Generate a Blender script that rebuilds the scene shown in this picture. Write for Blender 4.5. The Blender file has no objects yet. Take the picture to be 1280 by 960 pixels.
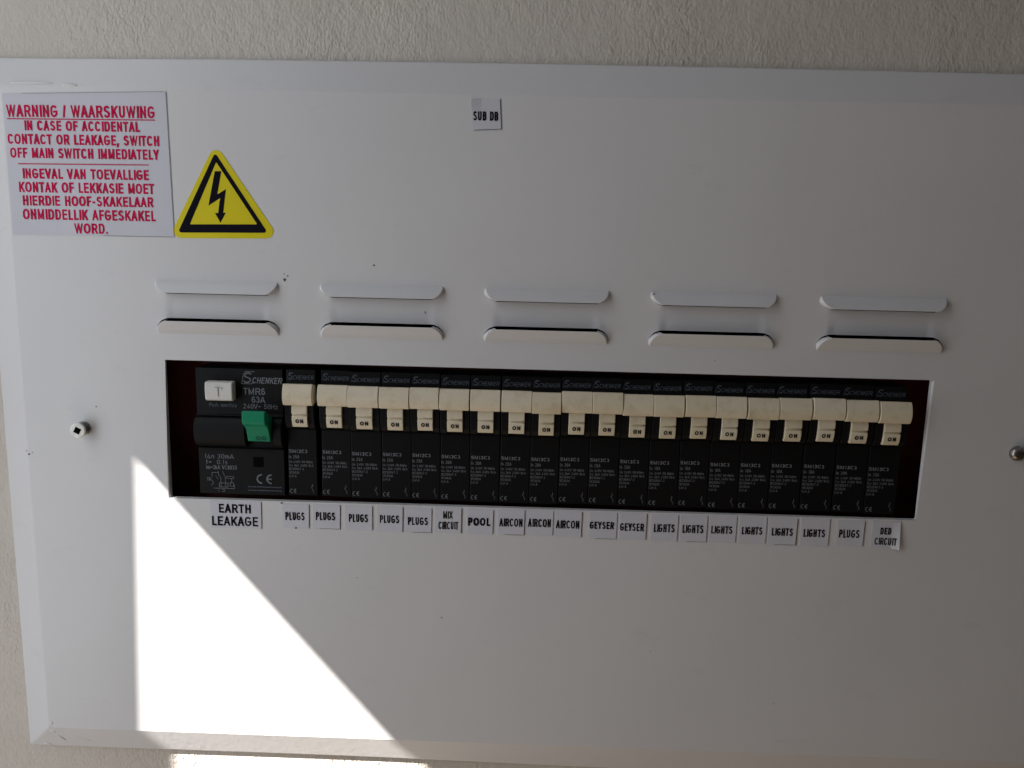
import bpy, bmesh, math, random
from mathutils import Matrix, Vector
random.seed(7)
S = bpy.context.scene
COL = S.collection
MM = 0.001

# ------------------------------------------------------------------ camera
CAM_ROT = [[0.9994282402721006, 0.024428259114413563, 0.02337632783932265],      # right
           [0.027003869488170972, -0.16064824874233372, -0.98664225087348],       # down
           [-0.020346586428151757, 0.9867093798746723, -0.16121605406429412]]     # forward
CAM_POS = Vector((6.83645, -331.53435, 54.16859)) * MM
cd = bpy.data.cameras.new('camera'); cam = bpy.data.objects.new('camera', cd); COL.objects.link(cam)
cd.sensor_width = 36; cd.lens = 28.125; cd.clip_start = 0.01; cd.clip_end = 50
r, d, f = [Vector(v) for v in CAM_ROT]
m = Matrix((r, -d, -f)).transposed().to_4x4(); m.translation = CAM_POS
cam.matrix_world = m
S.camera = cam

# ------------------------------------------------------------------ light
S.view_settings.view_transform = 'Standard'; S.view_settings.look = 'None'
S.view_settings.gamma = 1; S.view_settings.use_curve_mapping = False
S.view_settings.exposure = 2.6
w = bpy.data.worlds.new('World'); S.world = w; w.use_nodes = True
wn = w.node_tree; bg = wn.nodes['Background']
# dim surroundings: cooler above (open sky and ceiling), warmer below (floor)
wt = wn.nodes.new('ShaderNodeTexCoord'); ws = wn.nodes.new('ShaderNodeSeparateXYZ'); wr = wn.nodes.new('ShaderNodeValToRGB')
wm = wn.nodes.new('ShaderNodeMapRange'); wm.inputs['From Min'].default_value = -1; wm.inputs['From Max'].default_value = 1
wn.links.new(wt.outputs['Generated'], ws.inputs[0]); wn.links.new(ws.outputs['Z'], wm.inputs['Value']); wn.links.new(wm.outputs[0], wr.inputs['Fac'])
e = wr.color_ramp.elements
e[0].position = .2; e[0].color = (.8, .56, .32, 1); e[1].position = .85; e[1].color = (1.2, 1.22, 1.25, 1)
k = e.new(.5); k.color = (.28, .25, .235, 1)
wn.links.new(wr.outputs['Color'], bg.inputs['Color']); bg.inputs['Strength'].default_value = 0.0125

def aim(o, direction, up='Y'):
    o.rotation_euler = Vector(direction).to_track_quat('-Z', up).to_euler()

SUN = Vector((1.80, 1.0, -2.10))
l = bpy.data.lights.new('sun', 'SUN'); l.energy = 5; l.angle = math.radians(0.53); l.color = (1, .955, .88)
o = bpy.data.objects.new('sun', l); COL.objects.link(o); aim(o, SUN)

def area(name, loc, direction, sx, sy, power, color):
    l = bpy.data.lights.new(name, 'AREA'); l.shape = 'RECTANGLE'; l.size = sx * MM; l.size_y = sy * MM
    l.energy = power; l.color = color
    o = bpy.data.objects.new(name, l); COL.objects.link(o); o.location = Vector(loc) * MM; aim(o, direction)
    return o
# area lamps added for the cool side daylight and the warm bounce from below
area('daylight_fill', (-335, -220, 125), (1, 0.12, -.06), 260, 880, 0.252, (.87, .94, 1.0))  # stands in for opening daylight; inside the room, overlapping jamb and lintel
area('floor_bounce_fill', (-100, -300, -560), (0.1, .1, 1), 500, 400, 0.10, (1.0, .78, .52))  # added lamp imitating bounce from a sunlit floor; no floor is built

# ------------------------------------------------------------------ materials
def principled(name):
    m = bpy.data.materials.new(name); m.use_nodes = True
    nt = m.node_tree; p = nt.nodes['Principled BSDF']
    tc = nt.nodes.new('ShaderNodeTexCoord')
    return m, nt, p, tc
def noise(nt, tc, scale, detail=3, rough=.5, vec=None):
    n = nt.nodes.new('ShaderNodeTexNoise'); n.inputs['Scale'].default_value = scale
    n.inputs['Detail'].default_value = detail; n.inputs['Roughness'].default_value = rough
    nt.links.new(vec if vec else tc.outputs['Object'], n.inputs['Vector']); return n
def ramp(nt, src, stops):
    r = nt.nodes.new('ShaderNodeValToRGB'); nt.links.new(src, r.inputs['Fac'])
    while len(r.color_ramp.elements) < len(stops): r.color_ramp.elements.new(.5)
    for e, (p, c) in zip(r.color_ramp.elements, stops):
        e.position = p; e.color = (*c, 1) if len(c) == 3 else c
    return r
def bump(nt, p, height, strength, dist):
    b = nt.nodes.new('ShaderNodeBump'); b.inputs['Strength'].default_value = strength; b.inputs['Distance'].default_value = dist
    nt.links.new(height, b.inputs['Height']); nt.links.new(b.outputs['Normal'], p.inputs['Normal'])
def mix(nt, fac, a, b):
    n = nt.nodes.new('ShaderNodeMix'); n.data_type = 'RGBA'
    nt.links.new(fac, n.inputs[0])
    for v, i in ((a, 6), (b, 7)):
        if isinstance(v, tuple): n.inputs[i].default_value = (*v, 1)
        else: nt.links.new(v, n.inputs[i])
    return n.outputs[2]

def simple(name, col, rough=.5, spec=.5, var=.06, scale=60, bstr=0, bscale=900, metal=0):
    m, nt, p, tc = principled(name)
    n = noise(nt, tc, scale, 4)
    lo = tuple(c * (1 - var) for c in col); hi = tuple(min(1, c * (1 + var)) for c in col)
    rp = ramp(nt, n.outputs['Fac'], [(.3, lo), (.7, hi)])
    nt.links.new(rp.outputs['Color'], p.inputs['Base Color'])
    p.inputs['Roughness'].default_value = rough; p.inputs['Specular IOR Level'].default_value = spec
    p.inputs['Metallic'].default_value = metal
    if bstr:
        b = noise(nt, tc, bscale, 2); bump(nt, p, b.outputs['Fac'], bstr, .0003)
    return m

def enamel_mat():
    m, nt, p, tc = principled('white_enamel')
    n = noise(nt, tc, 9, 4)
    base = ramp(nt, n.outputs['Fac'], [(.3, (.668, .65, .666)), (.7, (.715, .698, .712))])
    # dirt specks: tiny random cells
    v = nt.nodes.new('ShaderNodeTexVoronoi'); v.inputs['Scale'].default_value = 62; v.inputs['Randomness'].default_value = 1
    nd = noise(nt, tc, 700, 2)
    add = nt.nodes.new('ShaderNodeMixRGB'); add.blend_type = 'ADD'; add.inputs['Fac'].default_value = .0018
    nt.links.new(tc.outputs['Object'], add.inputs['Color1']); nt.links.new(nd.outputs['Color'], add.inputs['Color2'])
    nt.links.new(add.outputs['Color'], v.inputs['Vector'])
    dot = ramp(nt, v.outputs['Distance'], [(.018, (1, 1, 1)), (.04, (0, 0, 0))])
    sep = nt.nodes.new('ShaderNodeSeparateColor'); nt.links.new(v.outputs['Color'], sep.inputs['Color'])
    sel = ramp(nt, sep.outputs['Red'], [(.86, (0, 0, 0)), (.9, (.8, .8, .8))])
    mul = nt.nodes.new('ShaderNodeMath'); mul.operation = 'MULTIPLY'
    nt.links.new(dot.outputs['Color'], mul.inputs[0]); nt.links.new(sel.outputs['Color'], mul.inputs[1])
    c = mix(nt, mul.outputs[0], base.outputs['Color'], (.16, .14, .13))
    # faint rub marks
    mp = nt.nodes.new('ShaderNodeMapping'); mp.inputs['Scale'].default_value = (1, 1, 2.4); mp.inputs['Rotation'].default_value = (0, .5, 0)
    nt.links.new(tc.outputs['Object'], mp.inputs['Vector'])
    n2 = noise(nt, tc, 46, 6, .7, mp.outputs['Vector'])
    sm = ramp(nt, n2.outputs['Fac'], [(.62, (0, 0, 0)), (.78, (.3, .3, .3))])
    c = mix(nt, sm.outputs['Color'], c, (.5, .48, .45))
    nt.links.new(c, p.inputs['Base Color'])
    p.inputs['Roughness'].default_value = .34; p.inputs['Specular IOR Level'].default_value = .25
    n3 = noise(nt, tc, 380, 3); n4 = noise(nt, tc, 14, 2)
    ad = nt.nodes.new('ShaderNodeMath'); ad.operation = 'MULTIPLY_ADD'; ad.inputs[1].default_value = 3
    nt.links.new(n4.outputs['Fac'], ad.inputs[0]); nt.links.new(n3.outputs['Fac'], ad.inputs[2])
    bump(nt, p, ad.outputs[0], .11, .0004)
    return m

def plaster_mat():
    m, nt, p, tc = principled('cream_plaster')
    n = noise(nt, tc, 14, 5, .6)
    base = ramp(nt, n.outputs['Fac'], [(.3, (.595, .543, .495)), (.7, (.645, .59, .54))])
    nt.links.new(base.outputs['Color'], p.inputs['Base Color'])
    p.inputs['Roughness'].default_value = .8; p.inputs['Specular IOR Level'].default_value = .2
    mp = nt.nodes.new('ShaderNodeMapping'); mp.inputs['Scale'].default_value = (1, 1, .55)
    nt.links.new(tc.outputs['Object'], mp.inputs['Vector'])
    a = noise(nt, tc, 900, 3, .6, mp.outputs['Vector']); b = noise(nt, tc, 260, 2, .5)
    ad = nt.nodes.new('ShaderNodeMath'); ad.operation = 'MULTIPLY_ADD'; ad.inputs[1].default_value = 1.2
    nt.links.new(b.outputs['Fac'], ad.inputs[0]); nt.links.new(a.outputs['Fac'], ad.inputs[2])
    lf = noise(nt, tc, 11, 3, .6); lm = ramp(nt, lf.outputs['Fac'], [(.38, (.4, .4, .4)), (.62, (1, 1, 1))])
    ml = nt.nodes.new('ShaderNodeMath'); ml.operation = 'MULTIPLY'
    nt.links.new(ad.outputs[0], ml.inputs[0]); nt.links.new(lm.outputs['Color'], ml.inputs[1])
    st = noise(nt, tc, 5, 4, .6); sr = ramp(nt, st.outputs['Fac'], [(.5, (0, 0, 0)), (.72, (.45, .45, .45))])
    nt.links.new(mix(nt, sr.outputs['Color'], base.outputs['Color'], (.50, .43, .36)), p.inputs['Base Color'])
    bump(nt, p, ml.outputs[0], .66, .001)
    return m

def cream_mat():
    m, nt, p, tc = principled('cream_plastic')
    oi = nt.nodes.new('ShaderNodeObjectInfo')
    off = nt.nodes.new('ShaderNodeVectorMath'); off.operation = 'ADD'
    nt.links.new(tc.outputs['Object'], off.inputs[0]); nt.links.new(oi.outputs['Random'], off.inputs[1])
    tone = ramp(nt, oi.outputs['Random'], [(0, (.80, .71, .56)), (1, (.75, .65, .48))])
    n = noise(nt, tc, 160, 5, .65, off.outputs[0])
    gr = ramp(nt, n.outputs['Fac'], [(.5, (0, 0, 0)), (.75, (.5, .5, .5))])
    nt.links.new(mix(nt, gr.outputs['Color'], tone.outputs['Color'], (.50, .38, .22)), p.inputs['Base Color'])
    p.inputs['Roughness'].default_value = .4; p.inputs['Specular IOR Level'].default_value = .35
    b = noise(nt, tc, 1200, 2); bump(nt, p, b.outputs['Fac'], .1, .0003)
    return m

M = dict(
    enamel=enamel_mat(), plaster=plaster_mat(),
    paper=simple('white_paper', (.62, .612, .675), .6, .2, .03, 40),
    ink=simple('black_ink', (.007, .006, .012), .7, .05),
    red=simple('red_ink', (.58, .010, .075), .7, .05),
    yellow=simple('yellow_vinyl', (.72, .60, .007), .4, .25, .05, 30),
    black=simple('black_plastic', (.0068, .0066, .0073), .5, .15, .12, 80, .15, 1500),
    dark=simple('dark_recess', (.003, .003, .003), .8, .02),
    maroon=simple('maroon_paint', (.075, .012, .011), .6, .3, .2, 40),
    cream=cream_mat(),
    button=simple('white_plastic', (.68, .66, .63), .4, .4, .04, 50, .1, 1200),
    green=simple('green_plastic', (.006, .225, .115), .42, .25, .08, 60),
    greendark=simple('dark_green_print', (.004, .07, .04), .5, .3),
    grey=simple('grey_print', (.185, .19, .215), .6, .2, .25, 900),
    dimgrey=simple('dim_grey_print', (.10, .115, .15), .6, .2, .25, 900),
    steel=simple('dull_steel', (.32, .31, .29), .3, .5, .15, 300, .2, 700, 1.0),
    whitescrew=simple('painted_screw', (.82, .81, .76), .5, .4, .12, 500, .6, 600),
    chip=simple('bare_chip', (.11, .1, .095), .7, .2, .3, 900),
)

# ------------------------------------------------------------------ mesh helpers (all in millimetres)
class MB:
    def __init__(s, origin=(0, 0, 0)):
        s.v = []; s.f = []; s.o = origin
    def add(s, vs, fs):
        n = len(s.v); s.v += [tuple(p) for p in vs]; s.f += [tuple(i + n for i in f) for f in fs]
    def quad(s, a, b, c, d): s.add([a, b, c, d], [(0, 1, 2, 3)])
    def box(s, x0, x1, y0, y1, z0, z1):
        s.add([(x, y, z) for x in (x0, x1) for y in (y0, y1) for z in (z0, z1)],
              [(0, 1, 3, 2), (4, 6, 7, 5), (0, 4, 5, 1), (2, 3, 7, 6), (0, 2, 6, 4), (1, 5, 7, 3)])
    def prism_x(s, prof, x0, x1):            # profile of (y, z), extruded along x
        n = len(prof)
        s.add([(x0, y, z) for y, z in prof] + [(x1, y, z) for y, z in prof],
              [tuple(range(n))[::-1], tuple(range(n, 2 * n))] + [(i, (i + 1) % n, n + (i + 1) % n, n + i) for i in range(n)])
    def prism_y(s, poly, y0, y1):            # polygon of (x, z), extruded along y
        n = len(poly)
        s.add([(x, y0, z) for x, z in poly] + [(x, y1, z) for x, z in poly],
              [tuple(range(n))[::-1], tuple(range(n, 2 * n))] + [(i, (i + 1) % n, n + (i + 1) % n, n + i) for i in range(n)])
    def build(s, name, mat, parent=None, bevel=0, seg=2, angle=30, smooth=False, fix=True, front=False, auto=False):
        me = bpy.data.meshes.new(name)
        ox, oy, oz = s.o
        me.from_pydata([((x - ox) * MM, (y - oy) * MM, (z - oz) * MM) for x, y, z in s.v], [], s.f)
        me.materials.append(mat)
        smooth = smooth or auto
        bm = bmesh.new(); bm.from_mesh(me)
        if fix:
            bmesh.ops.remove_doubles(bm, verts=bm.verts, dist=1e-7)
            bmesh.ops.recalc_face_normals(bm, faces=bm.faces)
        if front and sum(fc.normal.y * fc.calc_area() for fc in bm.faces) > 0:
            bmesh.ops.reverse_faces(bm, faces=bm.faces)
        if smooth:
            for fc in bm.faces: fc.smooth = True
        bm.to_mesh(me); bm.free()
        if auto: me.set_sharp_from_angle(angle=math.radians(34))
        o = bpy.data.objects.new(name, me); COL.objects.link(o)
        if parent: o.parent = parent
        else: o.location = Vector(s.o) * MM
        if bevel:
            b = o.modifiers.new('bevel', 'BEVEL'); b.width = bevel * MM; b.segments = seg
            b.limit_method = 'ANGLE'; b.angle_limit = math.radians(angle)
            if seg > 1: b.harden_normals = False
        return o

def tag(o, label=None, cat=None, group=None, kind=None):
    if label: o['label'] = label
    if cat: o['category'] = cat
    if group: o['group'] = group
    if kind: o['kind'] = kind
    return o
def empty(name, loc):
    o = bpy.data.objects.new(name, None); COL.objects.link(o); o.location = Vector(loc) * MM
    o.empty_display_size = .01; return o

# ------------------------------------------------------------------ lettering: a stroke alphabet, unit boxes
def A(cx, cy, rx, ry, a0, a1, n=8):
    return [(cx + rx * math.cos(math.radians(a0 + (a1 - a0) * i / n)), cy + ry * math.sin(math.radians(a0 + (a1 - a0) * i / n))) for i in range(n + 1)]
def rr(k=.36):                              # a rounded upright oval, closed
    p = A(1 - .5, 1 - k, .5, k, 0, 180, 10) + A(.5, k, .5, k, 180, 360, 10)
    return p + [p[0]]
F = {  # glyph: (width, strokes)
 'A': (0.76, [[(0, 0), (.5, 1)], [(.5, 1), (1, 0)], [(.2, .3), (.8, .3)]]),
 'B': (0.65, [[(0, 0), (0, 1)], [(0, 1), (.6, 1)] + A(.6, .76, .34, .24, 90, -90, 6) + [(0, .52)], [(0, .52), (.62, .52)] + A(.62, .26, .38, .26, 90, -90, 6) + [(0, 0)]]),
 'C': (0.74, [A(.5, .66, .5, .34, 25, 180, 8) + A(.5, .34, .5, .34, 180, 335, 8)]),
 'D': (0.7, [[(0, 0), (0, 1)], [(0, 1), (.5, 1)] + A(.5, .6, .5, .4, 90, 0, 6) + A(.5, .4, .5, .4, 0, -90, 6) + [(0, 0)]]),
 'E': (0.61, [[(1, 1), (0, 1), (0, 0), (1, 0)], [(0, .52), (.92, .52)]]),
 'F': (0.57, [[(1, 1), (0, 1), (0, 0)], [(0, .5), (.88, .5)]]),
 'G': (0.77, [A(.5, .66, .5, .34, 28, 180, 8) + A(.5, .34, .5, .34, 180, 330, 8) + [(1, .2), (1, .46), (.55, .46)]]),
 'H': (0.66, [[(0, 0), (0, 1)], [(1, 0), (1, 1)], [(0, .52), (1, .52)]]),
 'I': (0.14, [[(.5, 0), (.5, 1)]]),
 'J': (0.54, [[(1, 1), (1, .32)] + A(.5, .3, .5, .3, 0, -170, 7)]),
 'K': (0.7, [[(0, 0), (0, 1)], [(1, 1), (.06, .38)], [(.36, .58), (1, 0)]]),
 'L': (0.55, [[(0, 1), (0, 0), (1, 0)]]),
 'M': (0.78, [[(0, 0), (0, 1)], [(1, 0), (1, 1)], [(0, 1), (.5, .08)], [(.5, .08), (1, 1)]]),
 'N': (0.66, [[(0, 0), (0, 1)], [(1, 0), (1, 1)], [(0, 1), (1, 0)]]),
 'O': (0.8, [rr()]),
 'P': (0.65, [[(0, 0), (0, 1)], [(0, 1), (.6, 1)] + A(.6, .73, .4, .27, 90, -90, 7) + [(0, .46)]]),
 'R': (0.72, [[(0, 0), (0, 1)], [(0, 1), (.6, 1)] + A(.6, .74, .36, .26, 90, -90, 7) + [(0, .48)], [(.5, .48), (1, 0)]]),
 'S': (0.69, [A(.5, .75, .46, .25, 20, 180, 7) + [(.1, .62), (.5, .52), (.9, .4)] + A(.5, .25, .48, .25, 10, -165, 8)]),
 'T': (0.69, [[(0, 1), (1, 1)], [(.5, 1), (.5, 0)]]),
 'U': (0.66, [[(0, 1), (0, .34)] + A(.5, .34, .5, .34, 180, 360, 9) + [(1, 1)]]),
 'V': (0.76, [[(0, 1), (.5, 0)], [(.5, 0), (1, 1)]]),
 'W': (1.06, [[(0, 1), (.26, 0)], [(.26, 0), (.5, 1)], [(.5, 1), (.74, 0)], [(.74, 0), (1, 1)]]),
 'X': (0.72, [[(0, 0), (1, 1)], [(0, 1), (1, 0)]]),
 'Y': (0.74, [[(0, 1), (.5, .45)], [(1, 1), (.5, .45)], [(.5, .48), (.5, 0)]]),
 'Z': (.62, [[(0, 1), (1, 1), (0, 0), (1, 0)]]),
 '0': (.56, [rr()]), '1': (.36, [[(.1, .74), (.7, 1), (.7, 0)]]),
 '2': (.56, [A(.5, .72, .48, .28, 165, -20, 8) + [(0, 0), (1, 0)]]),
 '3': (.56, [A(.45, .76, .46, .24, 160, -90, 8), A(.45, .26, .52, .26, 90, -160, 8)]),
 '4': (.58, [[(.74, 0), (.74, 1), (0, .28), (1, .28)]]),
 '5': (.56, [[(.92, 1), (.14, 1), (.06, .5)] + A(.48, .32, .5, .32, 125, -160, 9)]),
 '6': (.56, [A(.5, .66, .5, .34, 35, 180, 6) + A(.5, .3, .5, .3, 180, 540, 14)]),
 '7': (.54, [[(0, 1), (1, 1), (.3, 0)]]),
 '8': (.56, [A(.5, .76, .42, .24, 0, 360, 12), A(.5, .26, .5, .26, 0, 360, 12)]),
 '9': (.56, [A(.5, .34, .5, .34, 215, 360, 6) + A(.5, .7, .5, .3, 0, 360, 14)]),
 'a': (.5, [A(.5, .35, .5, .35, 0, 360, 10), [(1, .7), (1, 0)]]),
 'c': (.46, [A(.5, .35, .5, .35, 40, 320, 9)]),
 'e': (.5, [[(0, .36), (1, .36)] + A(.5, .35, .5, .35, 0, 310, 9)]),
 'h': (.5, [[(0, 0), (0, 1)], [(0, .4)] + A(.5, .4, .5, .3, 180, 0, 7) + [(1, 0)]]),
 'k': (.5, [[(0, 0), (0, 1)], [(.9, .7), (.05, .25)], [(.3, .42), (1, 0)]]),
 'l': (.18, [[(.5, 0), (.5, 1)]]),
 'm': (.78, [[(0, 0), (0, .7)], [(0, .45)] + A(.25, .45, .25, .25, 180, 0, 5) + [(.5, 0)], [(.5, .45)] + A(.75, .45, .25, .25, 180, 0, 5) + [(1, 0)]]),
 'n': (.5, [[(0, 0), (0, .7)], [(0, .4)] + A(.5, .4, .5, .3, 180, 0, 7) + [(1, 0)]]),
 'o': (.52, [A(.5, .35, .5, .35, 0, 360, 12)]),
 's': (.44, [A(.5, .53, .45, .17, 30, 180, 5) + A(.5, .17, .45, .17, 20, -160, 6)]),
 't': (.34, [[(.4, 1), (.4, .1), (.9, 0)], [(0, .7), (1, .7)]]),
 'u': (.5, [[(0, .7), (0, .3)] + A(.5, .3, .5, .3, 180, 360, 7) + [(1, .7)], [(1, .3), (1, 0)]]),
 'y': (.5, [[(0, .7), (.5, 0)], [(1, .7), (.3, -.3)]]),
 'z': (.46, [[(0, .7), (1, .7), (0, 0), (1, 0)]]),
 ' ': (.28, []), '.': (.14, [[(.5, 0), (.5, .01)]]), ',': (.18, [[(.6, .06), (.2, -.22)]]), '-': (.34, [[(0, .38), (1, .38)]]),
 '/': (.36, [[(0, 0), (1, 1)]]), '~': (.5, [[(0, .4), (.25, .55), (.75, .38), (1, .52)]]), '=': (.5, [[(0, .3), (1, .3)], [(0, .6), (1, .6)]]),
 '^': (.62, [[(0, 0), (.5, .86), (1, 0), (0, 0)]]),                       # the delta sign
 '(': (.62, [A(1, .5, 1, .5, 90, 270, 12)]), '{': (.62, [A(1, .5, 1, .5, 90, 270, 12), [(0.02, .5), (.85, .5)]]),   # the C and E of the CE mark
}
def strip(mb, pts, t, y, place):
    """one constant-width mitred stroke, pts already in mm in the lettering plane"""
    q = [pts[0]]
    for p in pts[1:]:
        if math.hypot(p[0] - q[-1][0], p[1] - q[-1][1]) > 1e-4: q.append(p)
    closed = len(q) > 3 and math.hypot(q[0][0] - q[-1][0], q[0][1] - q[-1][1]) < 1e-3
    if closed: q = q[:-1]
    n = len(q)
    if n < 2: return
    L = []
    for i in range(n):
        def dirv(a, b):
            dx, dy = b[0] - a[0], b[1] - a[1]; h = math.hypot(dx, dy); return dx / h, dy / h
        d0 = dirv(q[i - 1], q[i]) if (i > 0 or closed) else None
        d1 = dirv(q[i], q[(i + 1) % n]) if (i < n - 1 or closed) else None
        d0 = d0 or d1; d1 = d1 or d0
        nx, ny = -(d0[1] + d1[1]), d0[0] + d1[0]; h = math.hypot(nx, ny)
        if h < .3: nx, ny, k = -d1[1], d1[0], 1
        else:
            nx, ny = nx / h, ny / h; k = min(1.8, 1 / max(.3, (-d1[1] * nx + d1[0] * ny)))
        e = t / 2 * k
        L.append(((q[i][0] + nx * e, q[i][1] + ny * e), (q[i][0] - nx * e, q[i][1] - ny * e)))
    if closed: L.append(L[0])
    vs = []; fs = []
    for a, b in L: vs += [place(a[0], y, a[1]), place(b[0], y, b[1])]
    for i in range(len(L) - 1): fs.append((2 * i, 2 * i + 1, 2 * i + 3, 2 * i + 2))
    mb.add(vs, fs)
JIT = [0]
BEAR = {}
for _c in 'AVWYTX/': BEAR[_c] = (.0, .0)
for _c in 'CGOSQ03689ceos': BEAR[_c] = (.04, .04)
BEAR.update({'L': (.075, .0), 'F': (.075, .01), 'P': (.075, .02), 'J': (.02, .075), 'K': (.075, .0), 'R': (.075, .01), 'D': (.075, .04), 'B': (.075, .04), 'E': (.075, .03)})
def flat(x, y, z): return (x, y, z)
def text(mb, s, x0, x1, z0, z1, y, t, gap=.05, tilt=0, slant=0, small=None, place=flat):
    """the string s filling the box x0..x1, z0..z1 in the plane y (tilt = rise over the box, slant = italic shear)"""
    H = z1 - z0
    ws = [F[c][0] for c in s]
    br = [BEAR.get(c, (.075, .075)) for c in s]
    gaps = [gap + br[i][1] + br[i + 1][0] for i in range(len(s) - 1)] + [0]
    sx = (x1 - x0) / (sum(ws) + sum(gaps))
    x = x0
    for i, c in enumerate(s):
        W = max(ws[i] * sx, t if c in 'Il.1' else 0)
        def fin(px, pz):
            px2 = px + slant * (pz - z0)
            return (px2, pz + tilt * ((px - x0) / (x1 - x0) - .5))
        for st in F[c][1]:
            iw = max(W - t, .01); ih = H - t
            pts = []
            for u, v in st:
                px = x + t / 2 + u * iw if F[c][0] > .2 else x + u * W
                pts.append((px, z0 + t / 2 + v * ih))
            JIT[0] = (JIT[0] + 1) % 9
            yy = y - .018 * JIT[0]
            if len(pts) == 2 and abs(pts[1][1] - pts[0][1]) > .5 * abs(pts[1][0] - pts[0][0]) or c == '.':
                (ax, az), (bx, bz) = sorted(pts, key=lambda p: p[1])      # steep stroke: ends cut level
                ln = math.hypot(bx - ax, bz - az); dz = max(bz - az, .01)
                tt = t * (.72 if c in 'MNW' and abs(bx - ax) > .1 * W else 1)
                hw = min(tt / 2 * ln / dz, t * .8); k = (bx - ax) / dz * t / 2 if c != '.' else 0
                az -= t / 2; bz += t / 2; ax -= k * .55; bx += k * .55
                q = [fin(ax - hw, az), fin(ax + hw, az), fin(bx + hw, bz), fin(bx - hw, bz)]
                mb.add([place(p[0], yy, p[1]) for p in q], [(0, 1, 2, 3)])
                continue
            if math.hypot(pts[0][0] - pts[-1][0], pts[0][1] - pts[-1][1]) > 1e-3:      # level or upright ends get square caps
                for e, n in ((0, 1), (-1, -2)):
                    dx, dz = pts[e][0] - pts[n][0], pts[e][1] - pts[n][1]; h = math.hypot(dx, dz)
                    if h > 1e-4 and (abs(dx) < .02 * h or abs(dz) < .02 * h):
                        pts[e] = (pts[e][0] + dx / h * t * .5, pts[e][1] + dz / h * t * .5)
            strip(mb, [fin(*p) for p in pts], t, yy, place)
        x += ws[i] * sx + gaps[i] * sx
def line(mb, pts, t, y, place=flat):
    JIT[0] = (JIT[0] + 1) % 9
    strip(mb, pts, t, y - .018 * JIT[0], place)

# ------------------------------------------------------------------ setting: plaster wall with the board's recess, side wall with its opening
WY = 6.5
RX0, RX1, RZ0, RZ1 = -196, 223, -152, 104
b = MB()
xs = [-453, RX0, RX1, 1500]; zs = [-1300, RZ0, RZ1, 1400]
for i in range(3):
    for j in range(3):
        if (i, j) == (1, 1): continue
        b.quad((xs[i], WY, zs[j]), (xs[i + 1], WY, zs[j]), (xs[i + 1], WY, zs[j + 1]), (xs[i], WY, zs[j + 1]))
wall = b.build('wall', M['plaster'])
tag(wall, 'cream rough plaster wall behind the white distribution board', 'wall', kind='structure')
b = MB()
JY = -151.7
# the jamb (its edge leans a little), the lintel above the opening
b.add([(x, y, z) for x in (-453, -433.3) for (y, z) in ((JY + 31.0, -1300), (WY, -1300), (WY, 302.4), (JY - .5, 302.4))],
      [(0, 1, 2, 3), (7, 6, 5, 4), (0, 4, 5, 1), (1, 5, 6, 2), (2, 6, 7, 3), (3, 7, 4, 0)])
b.box(-453, -433.3, -1200, WY, 302.5, 1400)
side = b.build('side_wall', M['plaster'])
tag(side, 'plaster side wall with a tall opening that lets the sun in', 'wall', kind='structure')

# ------------------------------------------------------------------ the distribution board
board = empty('distribution_board', (13.5, 6, -180))
tag(board, 'white enamelled metal distribution board with ten louvres and a long breaker window', 'distribution board')
BO = (13.5, 6, -180)
FX0, FX1, FZ0, FZ1 = -208.5, 235.5, -165.3, 116.0
WX0, WX1, WZ0, WZ1 = -147.5, 174.3, -54.25, 6.35
LOUV = [-149.0, -80.1, -11.8, 56.6, 125.6]; LW = 50.8
H1, L1, H2, L2 = 40.0, 34.75, 17.6, 23.15          # hinge / lip heights of the upper and the lower louvre row
G1, G2 = .45, .95                                    # lance gap at the lips
PX = 1.6
b = MB(BO)
xcuts = sorted({FX0, FX1, WX0, WX1} | {v for x in LOUV for v in (x - PX, x + LW + PX)})
zcuts = sorted({FZ0, FZ1, WZ0, WZ1, H1, L1 - G1, L2 + G2, H2})
def inlou(x, z):
    return any(lx - PX < x < lx + LW + PX for lx in LOUV) and H2 < z < H1
for i in range(len(xcuts) - 1):
    for j in range(len(zcuts) - 1):
        xa, xb, za, zb = xcuts[i], xcuts[i + 1], zcuts[j], zcuts[j + 1]
        xm, zm = (xa + xb) / 2, (za + zb) / 2
        if WX0 < xm < WX1 and WZ0 < zm < WZ1: continue
        if inlou(xm, zm): continue
        b.quad((xa, 0, za), (xb, 0, za), (xb, 0, zb), (xa, 0, zb))
# the dished band between each pair of louvres
for lx in LOUV:
    xa, xb = lx - PX, lx + LW + PX; za, zb = L2 + G2, L1 - G1
    us = [0, .085, .10, .115, .13, .145, .16, .5, .84, .855, .87, .885, .90, .915, 1]
    for a in range(len(us) - 1):
        for c in range(6):
            P = []
            for u, v in ((us[a], c / 6), (us[a + 1], c / 6), (us[a + 1], (c + 1) / 6), (us[a], (c + 1) / 6)):
                s = max(0, min(1, (min(u, 1 - u) - .085) / .075)); s = s * s * (3 - 2 * s)
                P.append((xa + (xb - xa) * u, s * (.1 + .45 * (1 - v) ** 2), za + (zb - za) * v))
            b.quad(*P)
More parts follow.
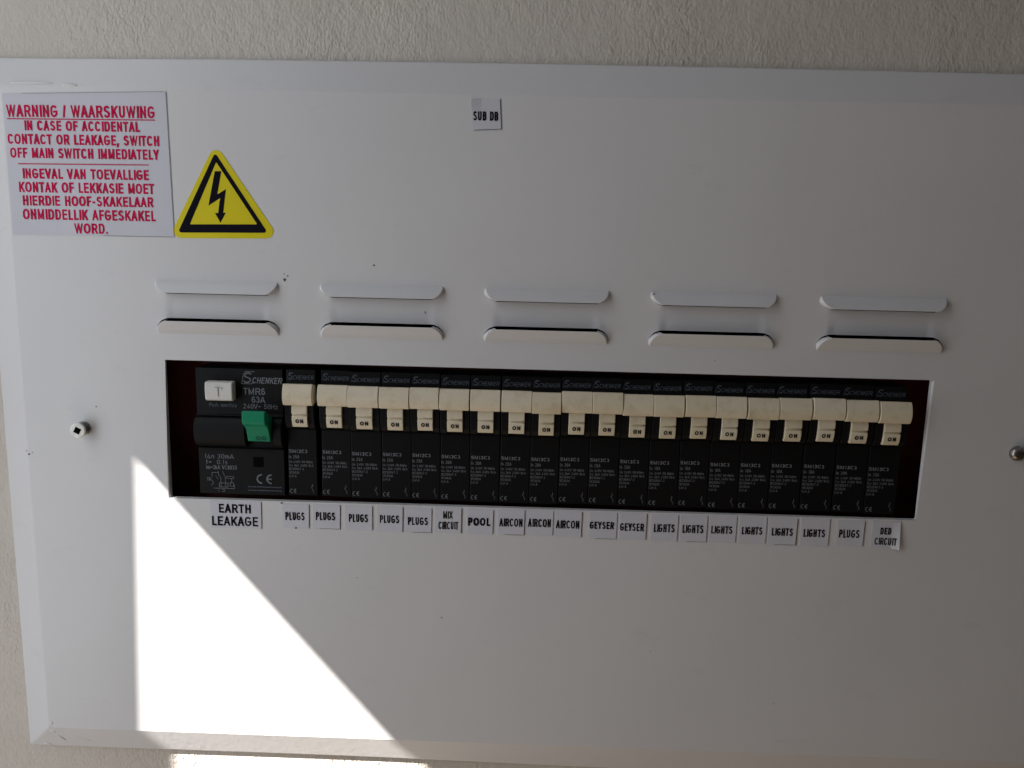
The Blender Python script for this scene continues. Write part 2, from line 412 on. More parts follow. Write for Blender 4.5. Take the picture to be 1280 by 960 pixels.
# sloping border, back lip, window rim
BW, BD = 13.0, 5.0
ring = []
def edge(n, p, q): return [(p[0] + (q[0] - p[0]) * i / n, p[1] + (q[1] - p[1]) * i / n) for i in range(n)]
inn = edge(24, (FX0, FZ0), (FX1, FZ0)) + edge(14, (FX1, FZ0), (FX1, FZ1)) + edge(24, (FX1, FZ1), (FX0, FZ1)) + edge(14, (FX0, FZ1), (FX0, FZ0))
out = edge(24, (FX0 - BW, FZ0 - BW), (FX1 + BW, FZ0 - BW)) + edge(14, (FX1 + BW, FZ0 - BW), (FX1 + BW, FZ1 + BW)) + edge(24, (FX1 + BW, FZ1 + BW), (FX0 - BW, FZ1 + BW)) + edge(14, (FX0 - BW, FZ1 + BW), (FX0 - BW, FZ0 - BW))
def wob(p):
    x, z = p
    dz = (-.9 * (x + 50) / 200 - .35 * math.sin(x * .021)) if z < FZ0 - 5 else (.35 * math.sin(x * .013 + 1) - 1.0 * max(0, (-x - 120) / 100) if z > FZ1 + 5 else 0)
    return (x, z + dz)
n = len(inn)
outw = [wob(p) for p in out]
# sits on its own vertex ring so that the long straight creases stay sharp
for i in range(n):
    k = (i + 1) % n
    b.quad((inn[i][0], 0, inn[i][1]), (inn[k][0], 0, inn[k][1]), (outw[k][0], BD, outw[k][1]), (outw[i][0], BD, outw[i][1]))
    b.quad((outw[i][0], BD, outw[i][1]), (outw[k][0], BD, outw[k][1]), (outw[k][0], 6.1, outw[k][1]), (outw[i][0], 6.1, outw[i][1]))
wc = [(WX0, WZ0), (WX1, WZ0), (WX1, WZ1), (WX0, WZ1)]
for i in range(4):
    p, q = wc[i], wc[(i + 1) % 4]
    b.quad((p[0], 0, p[1]), (q[0], 0, q[1]), (q[0], 2.6, q[1]), (p[0], 2.6, p[1]))
cover = b.build('cover', M['enamel'], board, bevel=.7, seg=4, angle=14, front=True)

# louvres: each a pressed flap with closed cheeks, open along its lip
def louvre(x0, hz, lz, gap, dirn):
    x1 = x0 + LW; Ln = abs(hz - lz); P = 3.6
    b = MB(BO)
    pts = [(0.0, 0.0), (.25, .3), (.9, .55), (1.9, .75), (3.2, .92), (4.8, 1.0)]
    def yy(s): return -P * (s ** .85)
    def Z(s): return hz - dirn * Ln * s
    inner = [(dx, yy(s), Z(s)) for dx, s in pts]
    trace = [(dx - 1.25 * min(1, s * 2.2) + (.5 if s == 1 else 0), 0, Z(s) - (dirn * .25 if s == 1 else 0)) for dx, s in pts]
    def mir(p): return (x0 + x1 - p[0], p[1], p[2])
    Lf = [(x0 + p[0], p[1], p[2]) for p in inner]; Lt = [(x0 + p[0], p[1], p[2]) for p in trace]
    Rf = [mir(p) for p in Lf]; Rt = [mir(p) for p in Lt]
    for i in range(len(pts) - 1):
        b.quad(Lf[i], Rf[i], Rf[i + 1], Lf[i + 1])
        if i == 0:
            b.add([Lf[0], Lf[1], Lt[1]], [(0, 1, 2)]); b.add([Rf[0], Rf[1], Rt[1]], [(0, 1, 2)])
        else:
            b.quad(Lf[i], Lf[i + 1], Lt[i + 1], Lt[i]); b.quad(Rf[i], Rf[i + 1], Rt[i + 1], Rt[i])
    # lip turned back
    b.quad(Lf[-1], Rf[-1], (Rf[-1][0], Rf[-1][1] + .9, Rf[-1][2] + dirn * .1), (Lf[-1][0], Lf[-1][1] + .9, Lf[-1][2] + dirn * .1))
    # flat skirt closing the corners at panel level
    zl = lz - dirn * gap
    for tr, sgn, xe in ((Lt, -1, x0 - PX), (Rt, 1, x1 + PX)):
        sk = [(p[0] + sgn * (.35 * pts[i][1] ** 3 if dirn < 0 else 0), 0, p[2] - dirn * ((.6 if dirn < 0 else .1) * pts[i][1] ** 3)) for i, p in enumerate(tr)]
        poly = [(xe, 0, hz), (xe, 0, zl), (tr[-1][0] - sgn * .6, 0, zl)] + sk[::-1]
        b.add(poly, [tuple(range(len(poly)))])
    o = b.build('vent_louvre', M['enamel'], board, bevel=.25, seg=3, angle=22, front=True)
    return o
for lx in LOUV:
    louvre(lx, H1, L1, G1, 1)
    louvre(lx, H2, L2, G2, -1)

# screws holding the cover
def lathe(mb, prof, cx, cz, n=28, tilt=(0, 0)):
    vs = []; fs = []
    for y, rad in prof:
        for k in range(n):
            a = 2 * math.pi * k / n
            dx, dz = rad * math.cos(a), rad * math.sin(a)
            vs.append((cx + dx + tilt[0] * y, y + tilt[0] * -dx + tilt[1] * -dz, cz + dz + tilt[1] * y))
    for j in range(len(prof) - 1):
        for k in range(n):
            fs.append((j * n + k, j * n + (k + 1) % n, (j + 1) * n + (k + 1) % n, (j + 1) * n + k))
    fs.append(tuple(range(n))[::-1]); fs.append(tuple(range((len(prof) - 1) * n, len(prof) * n)))
    mb.add(vs, fs)
b = MB(BO)
prof = [(.2, 3.0)]
for k in range(5): prof += [(-.5 - k * .7, 3.0), (-.8 - k * .7, 2.75)]
lathe(b, prof + [(-3.9, 3.0)], -183.4, -24.2)
sc = b.build('screw', M['steel'], board)
sc['label'] = 'square socket screw with white painted head'
b = MB(BO)
lathe(b, [(-3.92, 3.0), (-4.3, 3.25), (-4.9, 3.25), (-5.15, 3.0)], -183.4, -24.2)
b.build('head', M['whitescrew'], sc, bevel=.1)
b = MB(BO)
R = 1.85; rot = math.radians(18)
b.add([(-183.4 + R * math.cos(rot + k * math.pi / 2), -5.2, -24.2 + R * math.sin(rot + k * math.pi / 2)) for k in range(4)], [(0, 1, 2, 3)])
b.build('socket', M['dark'], sc)
b = MB(BO)
lathe(b, [(0, 3.1), (-.7, 3.2), (-1.8, 2.9), (-2.6, 2.1), (-3.0, 1.0)], 212.2, -23.6)
sc2 = b.build('screw', M['steel'], board, smooth=True)
sc2['label'] = 'dark steel domed screw'
b = MB(BO)
for k in (0, 1):
    a = math.radians(30 + 90 * k); c, s_ = math.cos(a), math.sin(a)
    p = [(-1.5, -.28), (1.5, -.28), (1.5, .28), (-1.5, .28)]
    b.add([(212.2 + u * c - v * s_, -2.98 - .02 * k + .012 * (u * u), -23.6 + u * s_ + v * c) for u, v in p], [(0, 1, 2, 3)])
b.build('cross_slot', M['dark'], sc2)

# weld lumps at the lower left corner and at the upper left seam
def lump(mb, x, y, z, rx, ry, rz, n=14, rot=0):
    vs = []; fs = []
    c, s_ = math.cos(rot), math.sin(rot)
    m_ = 5
    for j in range(m_ + 1):
        t = math.pi / 2 * j / m_
        for k in range(n):
            a = 2 * math.pi * k / n
            u, v = rx * math.cos(a) * math.cos(t), rz * math.sin(a) * math.cos(t)
            vs.append((x + u * c - v * s_, y - ry * math.sin(t) + .1 - ((u * s_ + v * c) * BD / BW if y > 1 else 0), z + u * s_ + v * c))
    for j in range(m_):
        for k in range(n): fs.append((j * n + k, j * n + (k + 1) % n, (j + 1) * n + (k + 1) % n, (j + 1) * n + k))
    mb.add(vs, fs)
for x, z, y, rx, rz, ry, rot in [(-207.5, -168, 1.2, 1.4, 1.2, .55, 0), (-205, -172.2, 2.75, 2.8, 1.0, .6, -.75), (-212.5, -176.8, 4.6, 2.2, .9, .6, -.2), (-196, -171.8, 2.65, 6.0, .9, .5, -.38), (-207.3, -163.0, .1, .9, 1.2, .45, 0),
                                 (-196, 117.2, .35, 9, .75, .55, 0), (-180.5, 116.6, .25, 3.4, .8, .6, -.03)]:
    b = MB(BO); lump(b, x, y, z, rx, ry, rz, rot=rot)
    b.build('weld_bead', M['enamel'], board, smooth=True, front=True)
# paint chips
for x, z, y, s in [(-95.2, 41.2, -.06, .9), (-93.9, 42.8, -.06, .45), (-95.3, 43.6, -.06, .3), (57.2, 38.6, -.9, 1.0), (-13.6, 118.9, -.0, 0), (-98.6, -55.0, -.06, .55), (-92.6, -66.0, -.2, .55), (-121, 37.8, -1.4, .3), (-15.6, 112.6, -.06, .5), (-28.6, -105.4, -.06, .45), (-177.5, -14.6, -.06, .4), (-58, 48, -.06, .45), (-208.0, -36.4, -.05, .6), (-206.6, -35.6, -.05, .3), (-209.2, -35.0, .1, .3), (84, 12, -.06, .25), (64, -118, -.06, .3), (120, -141, -.06, .28), (-66, -88, -.06, .25), (-57, 29.2, .5, .3)]:
    if s == 0: continue
    b = MB(BO); pts = [(x + s * (.5 + .5 * random.random()) * math.cos(a) * 1.3, y, z + s * (.4 + .6 * random.random()) * math.sin(a)) for a in [k * math.pi / 4 for k in range(8)]]
    b.add(pts, [tuple(range(8))]); b.build('paint_chip', M['chip'], board)

# the box behind the cover
b = MB(BO)
for (p, q, r_, s_) in [((RX0, 3.4, RZ0), (RX0, 75, RZ0), (RX0, 75, RZ1), (RX0, 3.4, RZ1)), ((RX1, 3.4, RZ0), (RX1, 75, RZ0), (RX1, 75, RZ1), (RX1, 3.4, RZ1)),
                       ((RX0, 3.4, RZ0), (RX1, 3.4, RZ0), (RX1, 75, RZ0), (RX0, 75, RZ0)), ((RX0, 3.4, RZ1), (RX1, 3.4, RZ1), (RX1, 75, RZ1), (RX0, 75, RZ1))]:
    b.quad(p, q, r_, s_)
b.quad((RX0, 75, RZ0), (RX1, 75, RZ0), (RX1, 75, RZ1), (RX0, 75, RZ1))
b.build('back_box', M['dark'], board)
b = MB(BO)
b.box(-175, 205, 16, 19, -70, 18)
b.build('mounting_tray', M['maroon'], board, bevel=.3)

# ------------------------------------------------------------------ circuit breakers
BF = 1.5                                             # front face of the breaker bodies
def make_breaker(rating):
    o = (0, 0, -52.1)
    root = empty('circuit_breaker', (0, 0, -52.1))
    b = MB(o)
    core = [(BF, -52.1), (BF, -22.7), (BF + .6, -22.2), (BF + .6, -4.0), (BF, -3.6), (BF, 3.2), (15.5, 3.2), (15.5, -52.1)]
    b.prism_x(core, -6.25, 6.25)
    cheek = [(BF + .7, -22.5), (BF - .6, -22.3), (-.4, -21.6), (-1.5, -19.6), (-2.1, -16), (-2.2, -11), (-1.4, -7), (BF + .7, -4.4)]
    b.prism_x(cheek, -6.25, -3.25); b.prism_x(cheek, 3.6, 6.25)
    body = b.build('body', M['black'], root, bevel=.25)
    b = MB(o)
    y = BF - .05
    bx = -5.9
    text(b, 'SM13C3', bx, bx + 8.0, -33.1, -31.6, y, .3)
    text(b, 'In ' + rating, bx, bx + 4.4, -35.5, -34.1, y, .17)
    for s, z, wd in (('Ue 240V 50-60Hz', -37.55, 10.2), ('Icu 3kA 240V 6kA', -39.15, 10.6), ('IEC60947-2', -40.75, 6.4), ('VC8036', -42.35, 4.3), ('Cat.A', -43.95, 3.1)):
        text(b, s, bx, bx + wd, z, z + 1.05, y, .13)
    text(b, '({', bx + .1, bx + 2.9, -51.1, -49.1, y, .26, gap=.05)
    # breaker symbol by the right edge
    line(b, [(4.0, -46.8), (4.0, -48.2)], .16, y); line(b, [(3.4, -48.0), (4.3, -49.6)], .16, y)
    line(b, [(4.1, -49.6)] + [(4.1 + .45 * math.sin(t), -50.2 + .6 * math.cos(t)) for t in (.4, 1.2, 2.0, 2.8)], .14, y)
    b.build('lettering', M['grey'], body)
    b = MB(o)
    # maker's mark: an outlined sloping capital, small capitals after it
    text(b, 'S', -5.5, -3.7, -.9, 1.8, y, .3, slant=.2)
    line(b, [(-5.9, -1.05), (-5.2, 1.2), (-4.6, 1.95), (-3.1, 1.95)], .14, y); line(b, [(-5.9, -1.05), (-3.9, -1.05), (-3.3, -.4)], .14, y)
    text(b, 'CHENKER', -3.4, 5.4, -1.05, .75, y, .2, slant=.22, gap=.05)
    b.build('maker_mark', M['dimgrey'], body)
    b = MB(o)
    hand = [(1.5, -3.3), (-3.3, -2.1), (-3.9, -2.3), (-4.6, -3.4), (-5.15, -4.8), (-5.5, -6.3), (-5.6, -7.6), (-5.4, -8.9), (-4.95, -10.1), (-4.35, -11.0), (-3.4, -11.3), (1.5, -10.6)]
    b.prism_x(hand, -6.2, 6.2)
    tong = [(1.4, -10.9), (-2.5, -10.9), (-3.1, -12.4), (-3.25, -15.0), (-2.2, -15.25), (-2.2, -15.75), (-3.1, -16.0), (-2.95, -17.8), (-2.5, -19.6), (-1.7, -20.9), (1.4, -20.9)]
    b.prism_x(tong, -3.1, 3.45)
    tg = b.build('toggle', M['cream'], root, bevel=.18, seg=2, angle=40, auto=True)
    b = MB(o)
    def pl(x, y_, z): # on the tongue's lower face
        return (x, -2.9 - .07 + (y_ * .5) - (z + 18.1) * .2, z)
    text(b, 'ON', -1.5, 1.8, -19.05, -17.3, 0, .46, place=pl, gap=.12)
    b.build('lettering', M['ink'], tg)
    return root
protos = {}
LEFT = [-95.8, -81.3, -68.5, -55.2, -42.4, -29.9, -17.2, -4.4, 8.5, 20.9, 33.8, 46.6, 59.4, 72.2, 85.0, 97.8, 110.9, 124.4, 138.3, 151.8]
NAMES = ['PLUGS'] * 5 + ['MIX CIRCUIT', 'POOL'] + ['AIRCON'] * 3 + ['GEYSER'] * 2 + ['LIGHTS'] * 6 + ['PLUGS', 'DED CIRCUIT']
RATE = ['25A', '25A', '25A', '25A', '25A', '20A', '20A', '25A', '20A', '20A', '25A', '25A', '10A', '10A', '10A', '10A', '10A', '10A', '20A', '25A']
ORD = ['first', 'second', 'third', 'fourth', 'fifth', 'sixth']
WHICH = (['%s PLUGS sticker from the left' % ORD[i] for i in range(5)] + ['MIX CIRCUIT sticker', 'POOL sticker'] +
         ['%s AIRCON sticker from the left' % ORD[i] for i in range(2)] + ['AIRCON sticker next to GEYSER'] +
         ['GEYSER sticker next to AIRCON', 'GEYSER sticker next to LIGHTS'] +
         ['%s LIGHTS sticker from the left' % ORD[i] for i in range(6)] + ['PLUGS sticker next to DED CIRCUIT', 'DED CIRCUIT sticker'])
def copy_tree(o, parent=None):
    c = o.copy(); COL.objects.link(c); c.parent = parent
    for ch in list(o.children): copy_tree(ch, c)
    return c
for i, xl in enumerate(LEFT):
    wd = 12.6 if i == 0 else (min(LEFT[i + 1] - xl - .12, 13.3) if i < 19 else 13.1)
    rt = RATE[i]
    if rt not in protos:
        o = make_breaker(rt); protos[rt] = o
    else: o = copy_tree(protos[rt])
    o.location = Vector((xl + wd / 2, random.uniform(-.15, .15), -52.1 + random.uniform(-.28, .28))) * MM
    o.scale = (wd / 12.6, 1, 1)
    o.rotation_euler = (0, math.radians(random.uniform(-.35, .35)), 0)
    for ch in o.children:
        if ch.name.startswith('toggle'): ch.location = (random.uniform(-.08, .08) * MM, 0, random.uniform(-.25, .25) * MM)
    extra = ''
    tag(o, 'black circuit breaker with cream toggle above the ' + WHICH[i] + extra, 'circuit breaker', 'circuit breakers in a row behind the cover')

# ------------------------------------------------------------------ earth leakage unit
EO = (-116.2, 0, -52.1)
el = empty('earth_leakage_unit', EO)
tag(el, 'wide black earth leakage unit with green toggle and white test button', 'earth leakage unit')
X0, X1 = -134.7, -97.5
SL, SR = -113.2, -101.3
b = MB(EO)
b.prism_x([(BF, -52.1), (BF, -32.3), (.6, -31.95), (.6, -31.5), (2.2, -31.2), (2.2, -17.4), (.7, -17.3), (.7, -17.0), (BF, -16.3), (BF, 3.2), (15.5, 3.2), (15.5, -52.1)], X0, X1)
b.build('body', M['black'], el, bevel=.22)
eb = [c for c in el.children][0]
b = MB(EO)
drum = [(2.3, -30.9), (.4, -30.4), (-1.1, -28.8), (-1.9, -26.4), (-2.1, -24), (-1.9, -21.5), (-1.2, -19.3), (.1, -17.9), (2.3, -17.6)]
b.prism_x(drum, X0 - .5, SL); b.prism_x(drum, SR, X1)
b.build('drum_cover', M['black'], el, bevel=.3, seg=2, angle=38, auto=True)
b = MB(EO)
tp = [(1.5, -17.9), (-7.6, -13.0), (-8.6, -12.95), (-9.2, -13.6), (-9.25, -17.6), (-8.7, -18.6), (-6.4, -20.0), (-4.4, -22.2), (-3.2, -25.2), (-2.8, -27.2), (1.5, -27.6)]
b.prism_x(tp, -111.6, -102.0)
gt = b.build('toggle', M['green'], el, bevel=.35, seg=3, angle=40)
gt['label'] = 'green toggle'
b = MB(EO)
def gp(x, y, z): return (x, -3.15 - .12 + (z + 25.2) * -.13 + y, z)
for cx in (-107.0, -104.5):
    line(b, [(cx + .75 * math.cos(t), -25.6 + .8 * math.sin(t)) for t in [k * math.pi / 6 for k in range(13)]], .4, 0, gp)
b.build('lettering', M['greendark'], gt)
b = MB(EO)
b.prism_x([(1.6, -10.2), (-1.8, -10.2), (-2.7, -9.7), (-3.0, -6.2), (-2.8, -2.6), (-1.9, -2.1), (1.6, -2.1)], -129.3, -117.6)
tb = b.build('test_button', M['button'], el, bevel=.5, seg=3, angle=35)
b = MB(EO)
def tpz(x, y, z): return (x, -3.02 + y + abs(z + 6.2) * .02, z)
line(b, [(-124.9, -4.3), (-122.5, -4.3)], .22, 0, tpz); line(b, [(-123.5, -4.5), (-123.5, -8.2)], .38, 0, tpz); line(b, [(-122.1, -4.9), (-121.6, -4.4)], .4, 0, tpz)
b.build('lettering', simple('grey_engraving', (.22, .21, .20), .6), tb)
b = MB(EO)
b.box(-111.0, -106.5, BF - .06, BF + .2, -39.6, -35.2)
b.build('indicator_window', M['dark'], eb)
y = BF - .05
b = MB(EO)
text(b, 'S', -114.6, -111.2, -2.9, 1.7, y, .5, slant=.2)
line(b, [(-115.0, -3.2), (-114.2, .6), (-113.2, 2.05), (-109.4, 2.05)], .22, y); line(b, [(-115.0, -3.2), (-110.9, -3.2), (-110.0, -2.3)], .22, y)
text(b, 'CHENKER', -110.6, -97.9, -2.95, -.35, y, .38, slant=.22, gap=.05)
b.build('maker_mark', M['grey'], eb)
b = MB(EO)
text(b, 'TMR6', -114.5, -105.1, -7.85, -5.0, y, .42)
text(b, '63A', -110.9, -105.1, -11.3, -8.7, y, .34)
text(b, '240V~ 50Hz', -114.6, -99.8, -13.95, -11.9, y, .26)
b.build('rating_print', M['grey'], eb)
b = MB(EO)
text(b, 'I^n 30mA', -131.8, -119.4, -36.3, -34.3, y, .26)
text(b, 't=  0.1s', -131.6, -122.3, -38.8, -36.9, y, .24)
text(b, 'Im=3kA VC8035', -131.6, -118.3, -41.1, -39.3, y, .24)
# wiring diagram
for p in ([(-129.2, -42.6), (-129.2, -44.6)], [(-129.2, -42.6), (-126.4, -42.6)], [(-126.4, -41.9), (-126.4, -43.4), (-125.4, -44.8), (-125.4, -49.2)], [(-124.6, -41.9), (-123.4, -44.6), (-123.4, -49.2)],
          [(-127.6, -44.0), (-126.6, -45.6)], [(-129.6, -45.8), (-128.6, -47.0), (-129.6, -48.4)], [(-128.6, -49.6), (-119.6, -49.6), (-119.6, -47.6)], [(-126.2, -47.2), (-122.4, -47.2), (-122.4, -49.0), (-126.2, -49.0), (-126.2, -47.2)],
          [(-121.4, -47.0), (-119.9, -47.0), (-119.9, -48.6), (-121.4, -48.6), (-121.4, -47.0)], [(-122.8, -44.2), (-119.8, -44.2), (-119.8, -45.1), (-122.8, -45.1), (-122.8, -44.2)], [(-120.7, -45.1), (-120.7, -47.0)], [(-126.6, -51.0), (-126.2, -50.3)], [(-125.0, -50.2), (-123.9, -50.2), (-123.9, -51.0), (-125.0, -51.0)]):
    line(b, p, .2, y)
text(b, 'TR', -131.5, -129.8, -46.3, -44.9, y, .22)
b.build('lettering', M['grey'], eb)
b = MB(EO)
text(b, 'Push monthly', -129.2, -117.5, -13.5, -11.9, y, .2)
b.build('caption', M['dimgrey'], eb)
b = MB(EO); text(b, '({', -109.8, -102.9, -47.1, -42.7, y, .62, gap=.22)
b.build('conformity_mark', M['grey'], eb)
b = MB(EO)
for z in (-48.5, -50.1):
    for k in range(16):
        xa = -113.6 + k * .93
        line(b, [(xa, z + random.uniform(-.1, .1)), (xa + .7, z + random.uniform(-.1, .1))], .38, y)
b.build('small_print', M['dimgrey'], eb)

# ------------------------------------------------------------------ stickers
def paper(name, cx, cz, w, h, rot=0, mat='paper', t=.14, lift=None, corners=None):
    """a thin sheet, optional lift(u, v) in mm away from the board"""
    b = MB((cx, 0, cz)); n = 12
    c, s_ = math.cos(rot), math.sin(rot)
    def P(i, j, back):
        u, v = i / n, j / n
        if corners:
            (ax, az), (bx_, bz), (dx, dz), (ex, ez) = corners      # TL TR BR BL
            x = (ax * (1 - u) + bx_ * u) * v + (ex * (1 - u) + dx * u) * (1 - v)
            z = (az * (1 - u) + bz * u) * v + (ez * (1 - u) + dz * u) * (1 - v)
        else:
            lx, lz = (u - .5) * w, (v - .5) * h
            x, z = cx + lx * c - lz * s_, cz + lx * s_ + lz * c
        yv = -t - (lift(u, v) if lift else 0) + (t * .8 if back else 0)
        return (x, yv, z)
    vs = [P(i, j, k) for k in (0, 1) for j in range(n + 1) for i in range(n + 1)]
    N = (n + 1) ** 2; fs = []
    for j in range(n):
        for i in range(n):
            q = (j * (n + 1) + i, j * (n + 1) + i + 1, (j + 1) * (n + 1) + i + 1, (j + 1) * (n + 1) + i)
            fs.append(q); fs.append(tuple(N + e for e in q[::-1]))
    brd = [i for i in range(n)] + [j * (n + 1) + n for j in range(n)] + [n * (n + 1) + i for i in range(n, 0, -1)] + [j * (n + 1) for j in range(n, 0, -1)]
    for a in range(len(brd)):
        p, q = brd[a], brd[(a + 1) % len(brd)]
        fs.append((q, p, N + p, N + q))
    b.add(vs, fs)
    return b.build(name, M[mat])
def put(b, name, mat, parent):
    o = b.build(name, M[mat], None, fix=False)
    o.location = (0, 0, 0); o.parent = parent
    return o

STRIP = [  # label: centre x, centre z, width, height, lines of text with their boxes
 ('EARTH LEAKAGE', -118.7, -60.8, 22.5, 12.3, [('EARTH', -126.1, -112.2, -60.1, -56.1), ('LEAKAGE', -129.3, -109.2, -65.9, -61.7)]),
 ('PLUGS', -92.5, -60.6, 11.8, 10.9, [('PLUGS', -97.1, -88.7, -62.5, -58.9)]),
 ('PLUGS', -79.1, -60.6, 12.1, 11.0, [('PLUGS', -83.8, -75.4, -62.1, -58.5)]),
 ('PLUGS', -65.1, -60.6, 12.1, 11.0, [('PLUGS', -69.4, -61.1, -62.5, -58.9)]),
 ('PLUGS', -51.5, -60.7, 11.4, 11.3, [('PLUGS', -55.9, -47.5, -62.5, -59.0)]),
 ('PLUGS', -39.0, -60.8, 11.4, 11.2, [('PLUGS', -43.7, -35.0, -63.0, -59.5)]),
 ('MIX CIRCUIT', -26.2, -60.3, 11.7, 11.7, [('MIX', -28.4, -24.3, -59.7, -56.4), ('CIRCUIT', -30.4, -21.8, -64.5, -61.1)]),
 ('POOL', -12.3, -60.7, 11.3, 10.9, [('POOL', -17.6, -7.9, -62.5, -58.9)]),
 ('AIRCON', 1.1, -60.5, 11.7, 11.4, [('AIRCON', -4.1, 5.9, -62.4, -58.8)]),
 ('AIRCON', 13.3, -60.2, 11.9, 11.3, [('AIRCON', 8.3, 18.2, -62.2, -58.6)]),
 ('AIRCON', 25.7, -60.4, 11.8, 11.6, [('AIRCON', 20.4, 30.4, -62.5, -58.9)]),
 ('GEYSER', 40.7, -60.8, 12.0, 11.9, [('GEYSER', 34.9, 45.4, -62.2, -59.0)]),
 ('GEYSER', 53.6, -60.6, 11.7, 11.8, [('GEYSER', 48.0, 58.3, -62.7, -59.3)]),
 ('LIGHTS', 67.0, -60.9, 11.7, 11.9, [('LIGHTS', 62.5, 71.4, -62.8, -59.2)]),
 ('LIGHTS', 79.6, -60.9, 11.6, 11.8, [('LIGHTS', 74.8, 83.7, -62.8, -59.2)]),
 ('LIGHTS', 92.1, -60.7, 11.7, 11.8, [('LIGHTS', 87.1, 96.2, -62.7, -59.3)]),
 ('LIGHTS', 104.8, -60.7, 11.7, 11.8, [('LIGHTS', 100.2, 109.0, -62.7, -59.3)]),
 ('LIGHTS', 117.7, -60.9, 12.1, 12.1, [('LIGHTS', 113.0, 122.0, -62.8, -59.4)]),
 ('LIGHTS', 131.4, -60.8, 12.2, 12.1, [('LIGHTS', 126.5, 135.7, -62.9, -59.5)]),
 ('PLUGS', 146.5, -60.8, 11.5, 11.4, [('PLUGS', 141.6, 150.3, -62.8, -59.2)]),
 ('DED CIRCUIT', 161.3, -61.1, 11.8, 12.0, [('DED', 159.0, 163.7, -60.8, -57.8), ('CIRCUIT', 157.0, 166.2, -65.5, -62.3)]),
]
LAB = (['small white EARTH LEAKAGE sticker in two lines under the earth leakage unit'] +
       ['small white PLUGS sticker beside the EARTH LEAKAGE sticker'] +
       ['small white PLUGS sticker, %s from the left in the row' % ORD[i] for i in (1, 2, 3)] +
       ['small white PLUGS sticker next to the MIX CIRCUIT sticker', 'small white MIX CIRCUIT sticker in two lines', 'small white POOL sticker in bold wide letters',
        'small white AIRCON sticker next to the POOL sticker', 'small white AIRCON sticker in the middle of three', 'small white AIRCON sticker next to a GEYSER sticker',
        'small white GEYSER sticker next to an AIRCON sticker', 'small white GEYSER sticker next to a LIGHTS sticker', 'small white LIGHTS sticker next to a GEYSER sticker'] +
       ['small white LIGHTS sticker, %s of six from the left' % ORD[i] for i in (1, 2, 3, 4)] +
       ['small white LIGHTS sticker next to a PLUGS sticker', 'small white PLUGS sticker between LIGHTS and DED CIRCUIT stickers',
        'small white DED CIRCUIT sticker with a peeling right corner'])
for i, (nm, cx, cz, w_, h_, lines) in enumerate(STRIP):
    top = min(cz + h_ / 2, WZ0 - .5); bot = cz - h_ / 2
    h_ = top - bot; cz = (top + bot) / 2
    lift = None
    if nm == 'DED CIRCUIT': lift = lambda u, v: 1.6 * max(0, u - .72) ** 1.3 * max(0, 1.2 - v) * 4
    else:
        k = random.uniform(.02, .16)
        lift = lambda u, v, k=k: k * max(0, u - .75) ** 2 * 16 * .5
    rot = random.uniform(-.012, .012)
    p = paper('circuit_sticker', cx, cz, w_, h_, rot, lift=lift)
    tag(p, LAB[i], 'sticker', 'circuit stickers along the lower edge of the breaker window')
    b = MB((cx, 0, cz))
    for s, xa, xb, za, zb in lines:
        wd = {'POOL': .8, 'EARTH': .74, 'LEAKAGE': .72, 'PLUGS': .56, 'LIGHTS': .57, 'AIRCON': .56, 'GEYSER': .56, 'CIRCUIT': .46, 'MIX': .46, 'DED': .54}[s]
        fol = lambda x, y, z: (x, y - lift(min(1, max(0, (x - cx) / w_ + .5)), min(1, max(0, (z - cz) / h_ + .5))), z)
        text(b, s, xa, xb, za, zb, -.2, wd, tilt=.03, place=fol)
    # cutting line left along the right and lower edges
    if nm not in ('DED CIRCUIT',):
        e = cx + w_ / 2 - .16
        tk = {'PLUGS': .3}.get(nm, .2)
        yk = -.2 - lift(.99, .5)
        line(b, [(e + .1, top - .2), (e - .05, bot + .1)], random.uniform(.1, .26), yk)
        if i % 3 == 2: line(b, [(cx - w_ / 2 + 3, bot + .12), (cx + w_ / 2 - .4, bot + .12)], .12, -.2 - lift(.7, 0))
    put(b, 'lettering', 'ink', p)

# warning notice, red on white, at the upper left
cs = [(-207.9, 112.9), (-141.2, 114.9), (-140.3, 57.4), (-207.9, 56.9)]
p = paper('warning_notice', -174, 86, 66, 57, corners=cs)
tag(p, 'large white warning notice with red writing in two languages', 'notice')
b = MB((-174, 0, 86))
for s, xa, xb, za, zb, tl in [
    ('WARNING / WAARSKUWING', -206.8, -146.3, 104.1, 108.8, .5), ('IN CASE OF ACCIDENTAL', -199.7, -152.6, 98.8, 102.7, .25),
    ('CONTACT OR LEAKAGE, SWITCH', -207.0, -145.0, 93.4, 97.4, .3), ('OFF MAIN SWITCH IMMEDIATELY', -206.4, -145.3, 88.0, 92.0, .35),
    ('INGEVAL VAN TOEVALLIGE', -201.8, -149.9, 79.9, 83.9, .35), ('KONTAK OF LEKKASIE MOET', -203.8, -147.9, 74.4, 78.5, .35),
    ('HIERDIE HOOF-SKAKELAAR', -202.6, -148.5, 69.1, 73.1, .35), ('ONMIDDELLIK AFGESKAKEL', -203.0, -147.8, 63.5, 67.7, .35), ('WORD.', -182.0, -168.3, 58.1, 62.2, .1)]:
    text(b, s, xa, xb, za, zb, -.2, .74 if zb - za < 4.5 else .8, gap=.05, tilt=tl)
line(b, [(-206.6, 103.1), (-146.2, 103.7)], .38, -.2)
line(b, [(-203.5, 85.5), (-149.7, 86.1)], .36, -.2)
put(b, 'lettering', 'red', p)
b = MB((-174, 0, 86))
line(b, [(-141.35, 114.6), (-140.5, 57.6)], .16, -.2); line(b, [(-200, 113.0), (-142, 114.75)], .1, -.2); line(b, [(-170, 57.4), (-141, 57.55)], .14, -.2)
put(b, 'cut_edge', 'chip', p)

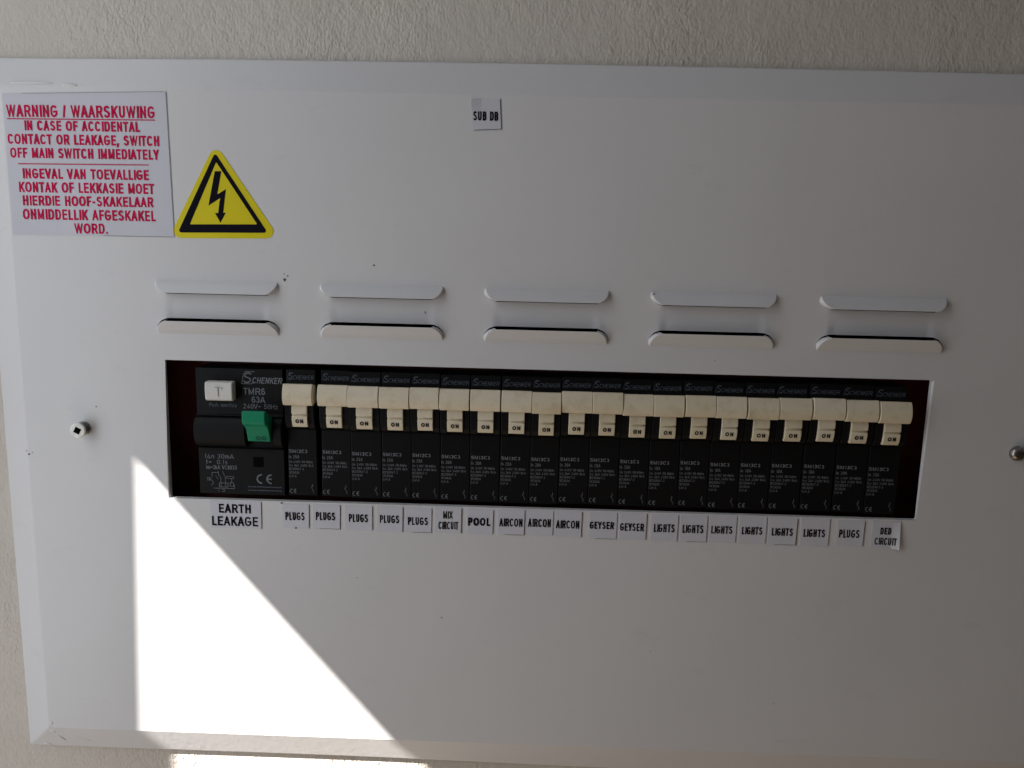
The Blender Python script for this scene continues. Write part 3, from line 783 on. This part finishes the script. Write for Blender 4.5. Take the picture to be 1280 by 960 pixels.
# electric shock triangle
def rounded(tri, rad, n=8):
    out = []
    for i in range(3):
        P0, P1, P2 = [Vector(tri[(i + k) % 3]) for k in (-1, 0, 1)]
        a = (P0 - P1).normalized(); c = (P2 - P1).normalized()
        ang = a.angle(c); dist = rad / math.tan(ang / 2)
        cen = P1 + (a + c).normalized() * rad / math.sin(ang / 2)
        s0 = P1 + a * dist - cen; s1 = P1 + c * dist - cen
        a0 = math.atan2(s0.y, s0.x); a1 = math.atan2(s1.y, s1.x)
        dl = (a1 - a0 + math.pi) % (2 * math.pi) - math.pi
        for k in range(n + 1): out.append((cen.x + rad * math.cos(a0 + dl * k / n), cen.y + rad * math.sin(a0 + dl * k / n)))
    return out
TO = (-120, 0, 72)
b = MB(TO)
b.prism_y(rounded([(-122.2, 95.3), (-142.7, 57.1), (-96.8, 57.9)], 3.0), -.16, -.02)
tri = b.build('hazard_sign', M['yellow'])
tag(tri, 'yellow triangular electric shock sign with black lightning bolt', 'warning sign')
b = MB(TO)
o_ = rounded([(-122.35, 91.6), (-138.9, 59.4), (-101.6, 60.1)], .9); i_ = rounded([(-122.0, 87.9), (-133.8, 62.8), (-105.9, 63.4)], .3)
no = len(o_)
b.add([(x, -.22, z) for x, z in o_] + [(x, -.22, z) for x, z in i_], [(k, (k + 1) % no, no + (k + 1) % no, no + k) for k in range(no)])
put(b, 'border', 'ink', tri)
b = MB(TO)
bolt = [(-122.7, 84.2), (-120.0, 84.3), (-122.0, 75.0), (-118.4, 77.2), (-119.8, 67.7), (-118.7, 67.9), (-121.1, 63.7), (-123.2, 67.6), (-121.9, 67.6), (-120.9, 73.6), (-125.8, 70.5)]
b.add([(x, -.22, z) for x, z in bolt], [tuple(range(len(bolt)))])
put(b, 'lightning_bolt', 'ink', tri)

# the board's own name sticker
cs = [(-18.9, 114.2), (-7.1, 114.7), (-6.4, 102.8), (-18.1, 102.1)]
p = paper('board_sticker', -12.6, 108.4, 12, 12, corners=cs, lift=lambda u, v: .5 * max(0, .35 - u) * max(0, v - .3) * 5)
tag(p, 'small white SUB DB sticker alone near the top edge', 'sticker')
b = MB((-12.6, 0, 108.4))
sl = lambda u, v: .5 * max(0, .35 - u) * max(0, v - .3) * 5
text(b, 'SUB DB', -18.0, -8.0, 106.1, 109.6, -.22, .56, place=lambda x, y, z: (x, y - sl(max(0, (x + 18.5) / 11.7), (z - 102.2) / 12.2), z))
line(b, [(-7.35, 114.3), (-6.65, 103)], .2, -.2); line(b, [(-17.5, 102.35), (-6.7, 102.95)], .16, -.2)
put(b, 'lettering', 'ink', p)
